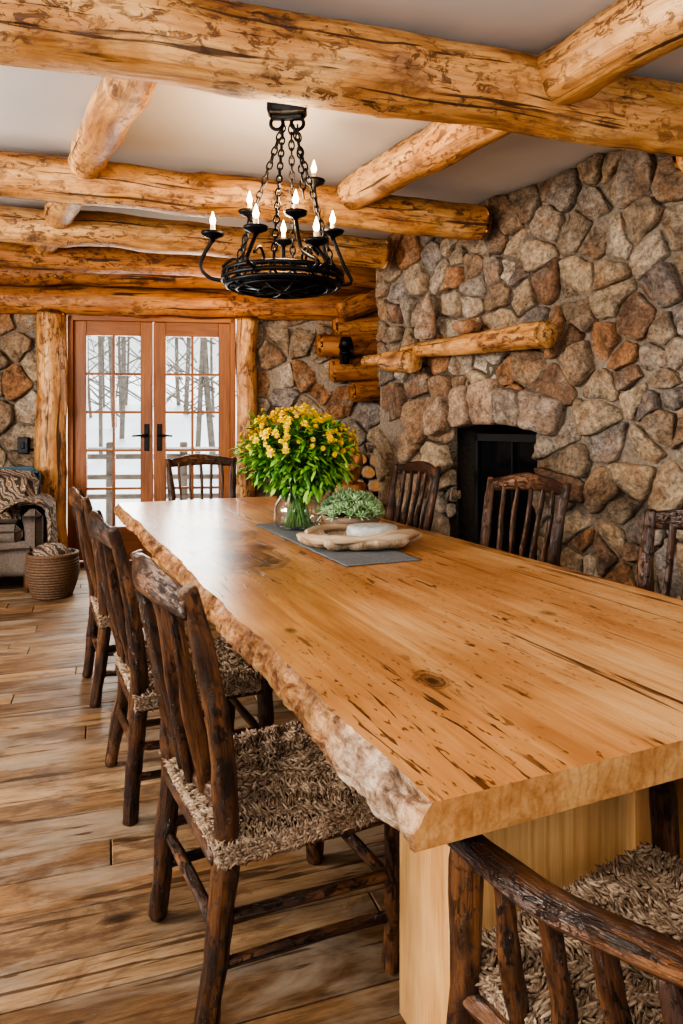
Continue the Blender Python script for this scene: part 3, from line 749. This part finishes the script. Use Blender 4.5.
# ------------------------------------------------------------------ chandelier
par=empty('chandelier',(-.284,3.4,0)); mb=MB()
zr=2.045
torus(mb,(0,0,zr+.03),.285,.012); torus(mb,(0,0,zr-.025),.27,.012); torus(mb,(0,0,zr),.29,.011); torus(mb,(0,0,zr-.04),.22,.009); torus(mb,(0,0,zr-.045),.12,.009)
for i in range(40):
    a=i/40*6.283; b_=a+.16*(1 if i%2 else -1)
    tube(mb,[(.288*math.cos(a),.288*math.sin(a),zr+.035),(.292*math.cos((a+b_)/2),.292*math.sin((a+b_)/2),zr),(.27*math.cos(b_),.27*math.sin(b_),zr-.03)],[.006]*3,6,2)
for i in range(10):
    a=i/10*6.283; tube(mb,[(.275*math.cos(a),.275*math.sin(a),zr-.025),(.14*math.cos(a),.14*math.sin(a),zr-.05),(0,0,zr-.05)],[.006]*3,6,3)
lathe(mb,[(.02,-.06),(.06,-.05),(.10,-.045),(.26,-.03),(.10,-.04)],(0,0,zr),28)
box(mb,(0.02,0,2.885),(.19,.10,.07),0,.012); box(mb,(0.02,0,2.84),(.15,.03,.03),0,.008)
for s in (-1,1): torus(mb,(.02+s*.05,0,2.81),.03,.009,20,8,0,Matrix.Rotation(math.pi/2,3,'X'))
def chain(p0,p1,ll=.046):
    p0=Vector(p0);p1=Vector(p1);L=(p1-p0).length;n=int(L/(ll*.78)); d=(p1-p0).normalized(); q=d.to_track_quat('X','Z').to_matrix()
    for i in range(n):
        c=p0.lerp(p1,(i+.5)/n); torus(mb,c,ll*.36,.0048,12,6,0,q@Matrix.Rotation(math.pi/2*(i%2),3,'X'),1.35,.8)
chain((.0,0,2.80),(-.24,0.02,zr+.05)); chain((.0,0,2.80),(-.02,-.26,zr+.05)); chain((.05,0,2.80),(.25,.03,zr+.05)); chain((.04,0,2.80),(.03,.27,zr+.05)); chain((.07,0,2.80),(.10,0,2.45))
CUPS=[(-.345,0.02,2.27),(-.185,.17,2.42),(-.10,-.26,2.22),(.07,-.12,2.33),(.145,.12,2.56),(.24,.10,2.30),(.17,-.23,2.17),(-.02,.27,2.30)]
for (x,y,z) in CUPS:
    l=math.hypot(x,y); ux,uy=x/l,y/l
    tube(mb,[(ux*.25,uy*.25,zr),(ux*.36,uy*.36,zr+.02),(ux*(l+.06),uy*(l+.06),zr+.4*(z-zr)),(x,y,z-.02)],[.0095]*4,8,8)
    tube(mb,[(ux*.27,uy*.27,zr),(ux*.2,uy*.2,zr+.06),(ux*.24,uy*.24,zr+.11),(ux*.3,uy*.3,zr+.07)],[.007]*4,6,6)
    lathe(mb,[(.006,-.035),(.014,-.015),(.050,0),(.058,.014),(.053,.014),(.012,.006)],(x,y,z),18)
mb.build('iron_frame',[M_iron],True,parent=par)
mb=MB(); m2=MB()
for (x,y,z) in CUPS:
    lathe(mb,[(.012,0),(.0125,.02),(.012,.05),(.008,.052)],(x,y,z),14)
    lathe(m2,[(.006,.05),(.013,.062),(.015,.075),(.008,.098),(.002,.118)],(x,y,z),12)
mb.build('candle_sleeves',[M_candle],True,parent=par); m2.build('flame_bulbs',[M_bulb],True,parent=par)

# ------------------------------------------------------------------ sitting corner (left)
par=empty('upholstered_armchair',(-2.95,5.80,0),math.radians(20))
def puff(name,c,s,mat,parent,rot=(0,0,0),bev=.06):
    mb=MB(); box(mb,(0,0,0),s,0,bev); o=mb.build(name,[mat],True,parent=parent); o.location=c; o.rotation_euler=rot
    sb=o.modifiers.new('b','SUBSURF'); sb.levels=2; sb.render_levels=2
    return o
puff('seat_base',(0,0,.27),(.85,.80,.30),M_tanup,par); puff('seat_cushion',(0,-.03,.47),(.62,.72,.17),M_tanup,par)
puff('backrest',(0,.34,.66),(.80,.20,.62),M_blue,par,(-.15,0,0)); puff('arm_left',(-.38,0,.46),(.16,.78,.42),M_tanup,par); puff('arm_right',(.38,0,.46),(.16,.78,.42),M_tanup,par)
mb=MB()
for sx in(-1,1):
    for sy in(-1,1): tube(mb,[(sx*.34,sy*.32,0),(sx*.34,sy*.32,.14)],[.025,.03],10,2)
mb.build('feet',[M_chair],True,parent=par)
puff('throw_pillow',(.14,.10,.74),(.50,.17,.46),M_patt,par,(-.35,.1,-.2),.08)
mb=MB(); vs=[];fs=[];nw=24
path=[(.10,.62),(.24,.70),(.36,.715),(.475,.67),(.505,.50),(.51,.35),(.515,.12)]
pc=catmull([list(p) for p in path],5)
for i,(x,z) in enumerate(pc):
    for k in range(nw+1):
        y=-.42+.80*k/nw; w=.018*math.sin(k*1.3+i*.12)+.014*noise.noise(Vector((k*.4,i*.2,0)))
        vs.append((x+w*(1 if z<.66 else .2),y,z+(w if z>.6 else 0)))
for i in range(len(pc)-1):
    for k in range(nw): a=i*(nw+1)+k; fs.append((a,a+1,a+nw+2,a+nw+1))
mb.add(vs,fs); o=mb.build('throw_blanket',[M_patt],True,parent=par); o.modifiers.new('s','SOLIDIFY').thickness=.012
mb=MB(); 
for k in range(15):
    z=.014+k*.021; r=.14+.05*math.sin(k/14*2.2)
    torus(mb,(0,0,z),r,.0125,48,6,0)
for i in range(28):
    a=i/28*6.283; tube(mb,[((.138)*math.cos(a),(.138)*math.sin(a),.0),((.185)*math.cos(a),(.185)*math.sin(a),.15),((.18)*math.cos(a),(.18)*math.sin(a),.33)],[.007]*3,6,3)
lathe(mb,[(.13,0),(.17,.1),(.175,.2),(.165,.3),(.16,.3),(.12,.02)],(0,0,0.005),28); torus(mb,(0,0,.33),.18,.018,48,8)
blob(mb,(0,0,.33),(.15,.15,.08),1,18,9,.35)
mb.build('wicker_basket',[M_wick,M_patt],True,loc=(-2.27,5.50,0))
par=empty('carved_wood_bear',fw(2.28,.50,0))
mb=MB(); lathe(mb,[(.15,0),(.16,.05),(.14,.3),(.13,.6),(.135,.86),(.12,.88)],(0,0,0),20,0,1,1,.15)
blob(mb,(0,0,1.02),(.11,.11,.17),0,16,10,.15); blob(mb,(-.03,-.03,1.19),(.085,.085,.085),0,14,9,.1); blob(mb,(-.09,-.08,1.17),(.04,.04,.035),0,10,6)
for s in (-1,1):
    blob(mb,(-.02+s*.055,-.03-s*.04,1.27),(.025,.02,.03),0,8,6); tube(mb,[(s*.08,-s*.04,1.1),(s*.10-.05,-s*.05-.06,1.02),(s*.05-.08,-s*.02-.09,.98)],[.035,.03,.03],8,4); blob(mb,(s*.07-.05,-s*.05-.05,.91),(.05,.06,.04),0,10,6)
mb.build('carving',[M_carve],True,parent=par)
# split firewood stacked against the back wall beside the chimney
mb=MB()
for row in range(9):
    for k in range(4):
        x=-1.02-.15*k-.07*(row%2)+rp(-.01,.01); z=.075+row*.118
        tube(mb,[bw(x,.16,z),bw(x+rp(-.01,.01),.58,z)],[rp(.058,.068)]*2,9,3,.35,3,capmi=1)
mb.build('firewood_stack',[M_bark,M_leg],False)

# ------------------------------------------------------------------ outdoors
mb=MB(); vs=[];fs=[]
for j in range(41):
    for i in range(41):
        x=-30+60*i/40; y=7.3+40*j/40; vs.append((x,y,-.2+(j/40)**1.5*5+.3*noise.noise(Vector((x*.2,y*.2,0)))))
for j in range(40):
    for i in range(40): a=j*41+i; fs.append((a,a+1,a+42,a+41))
mb.add(vs,fs); mb.build('snowy_ground',[M_snow],True)
mb=MB(); rt=random.Random(4)
for i in range(70):
    y=rt.uniform(14,34); x=rt.uniform(-.75,.05)*y; r=rt.uniform(.04,.11)
    tube(mb,[(x,y,0),(x+rt.uniform(-.3,.3),y,5),(x+rt.uniform(-.6,.6),y,12)],[r,r*.8,r*.4],8,4)
    for k in range(14):
        z=rt.uniform(1.5,10); a=rt.uniform(0,6.28); tube(mb,[(x,y,z),(x+math.cos(a)*1.0,y+math.sin(a),z+.5),(x+math.cos(a)*1.9,y+math.sin(a)*1.6,z+1.2)],[r*.35,r*.25,r*.08],5,3)
mb.build('winter_trees',[M_bark],True)
mb=MB()
for z in (.35,.62,.90): tube(mb,[(-6,9.4,z),(0,9.9,z),(2,10,z)],[.035,.035,.035],8,4,.1)
for x in (-5.2,-4.2,-3.2,-2.2,-1.2,-.2): tube(mb,[(x,9.45+.08*(x+6),-.2),(x,9.45+.08*(x+6),1.1)],[.06,.055],8,3,.1)
box(mb,(-2,9.7,1.0),(8,.12,.06),1)
mb.build('deck_railing',[M_bark,M_snow],True)

# ------------------------------------------------------------------ lights / world / camera
w=bpy.data.worlds.new('World'); scene.world=w; w.use_nodes=True; bg=w.node_tree.nodes['Background']; bg.inputs[0].default_value=(.96,.975,1,1); bg.inputs[1].default_value=.95
def area(name,loc,tgt,sx,sy,pw,col):
    l=bpy.data.lights.new(name,'AREA'); l.shape='RECTANGLE'; l.size=sx; l.size_y=sy; l.energy=pw; l.color=col
    o=bpy.data.objects.new(name,l); scene.collection.objects.link(o); o.location=loc; o.rotation_euler=(Vector(tgt)-Vector(loc)).to_track_quat('-Z','Y').to_euler(); return o
area('fill_light_behind',(-1.2,-1.4,2.5),(.3,4,1.0),1.6,.9,50,(1,.91,.78))  # unseen fill light added behind the camera
area('fill_light_left',(-4.5,1.6,2.1),(.8,3.9,.9),1.1,1.0,165,(1,.93,.83))  # strong side fill added before the left wall, no window built
area('ceiling_fill_left',(-4.6,3.0,1.5),(-1.8,3.2,2.93),1.0,.8,38,(.92,.97,1))  # added light aimed upward to brighten the ceiling on the left
area('fill_light_right',(3.0,-.6,2.4),(-.5,4.5,1.0),1.0,.8,22,(1,.86,.70))  # weak warm fill added out of view on the right
area('door_daylight',(-1.85,7.5,1.7),(-1.2,4.2,.3),1.5,1.6,60,(1,.98,.96))
l=bpy.data.lights.new('chandelier_glow','POINT'); l.energy=26; l.color=(1,.70,.42); l.shadow_soft_size=.12; o=bpy.data.objects.new('chandelier_glow',l); scene.collection.objects.link(o); o.location=(-.284,3.4,2.42)
l=bpy.data.lights.new('warm_point_back','POINT'); l.energy=8; l.color=(1,.66,.36); l.shadow_soft_size=.2; o=bpy.data.objects.new('warm_point_back',l); scene.collection.objects.link(o); o.location=(-1.2,6.1,2.35)  # bare warm point light in front of the doors, no fixture modelled
l=bpy.data.lights.new('sun','SUN'); l.energy=3; l.angle=.2; o=bpy.data.objects.new('sun',l); scene.collection.objects.link(o); o.rotation_euler=(math.radians(-38),math.radians(-12),0)
cam=bpy.data.cameras.new('camera'); co=bpy.data.objects.new('camera',cam); scene.collection.objects.link(co); scene.camera=co
co.location=(0,0,1.35); co.rotation_euler=(math.radians(90),0,0); cam.sensor_width=36; cam.sensor_fit='AUTO'; cam.lens=700/1024*36; cam.shift_y=-88/1024; cam.clip_start=.02
try:
    scene.view_settings.view_transform='AgX'; scene.view_settings.look='AgX - High Contrast'; scene.view_settings.exposure=.6
except Exception as e: print(e)
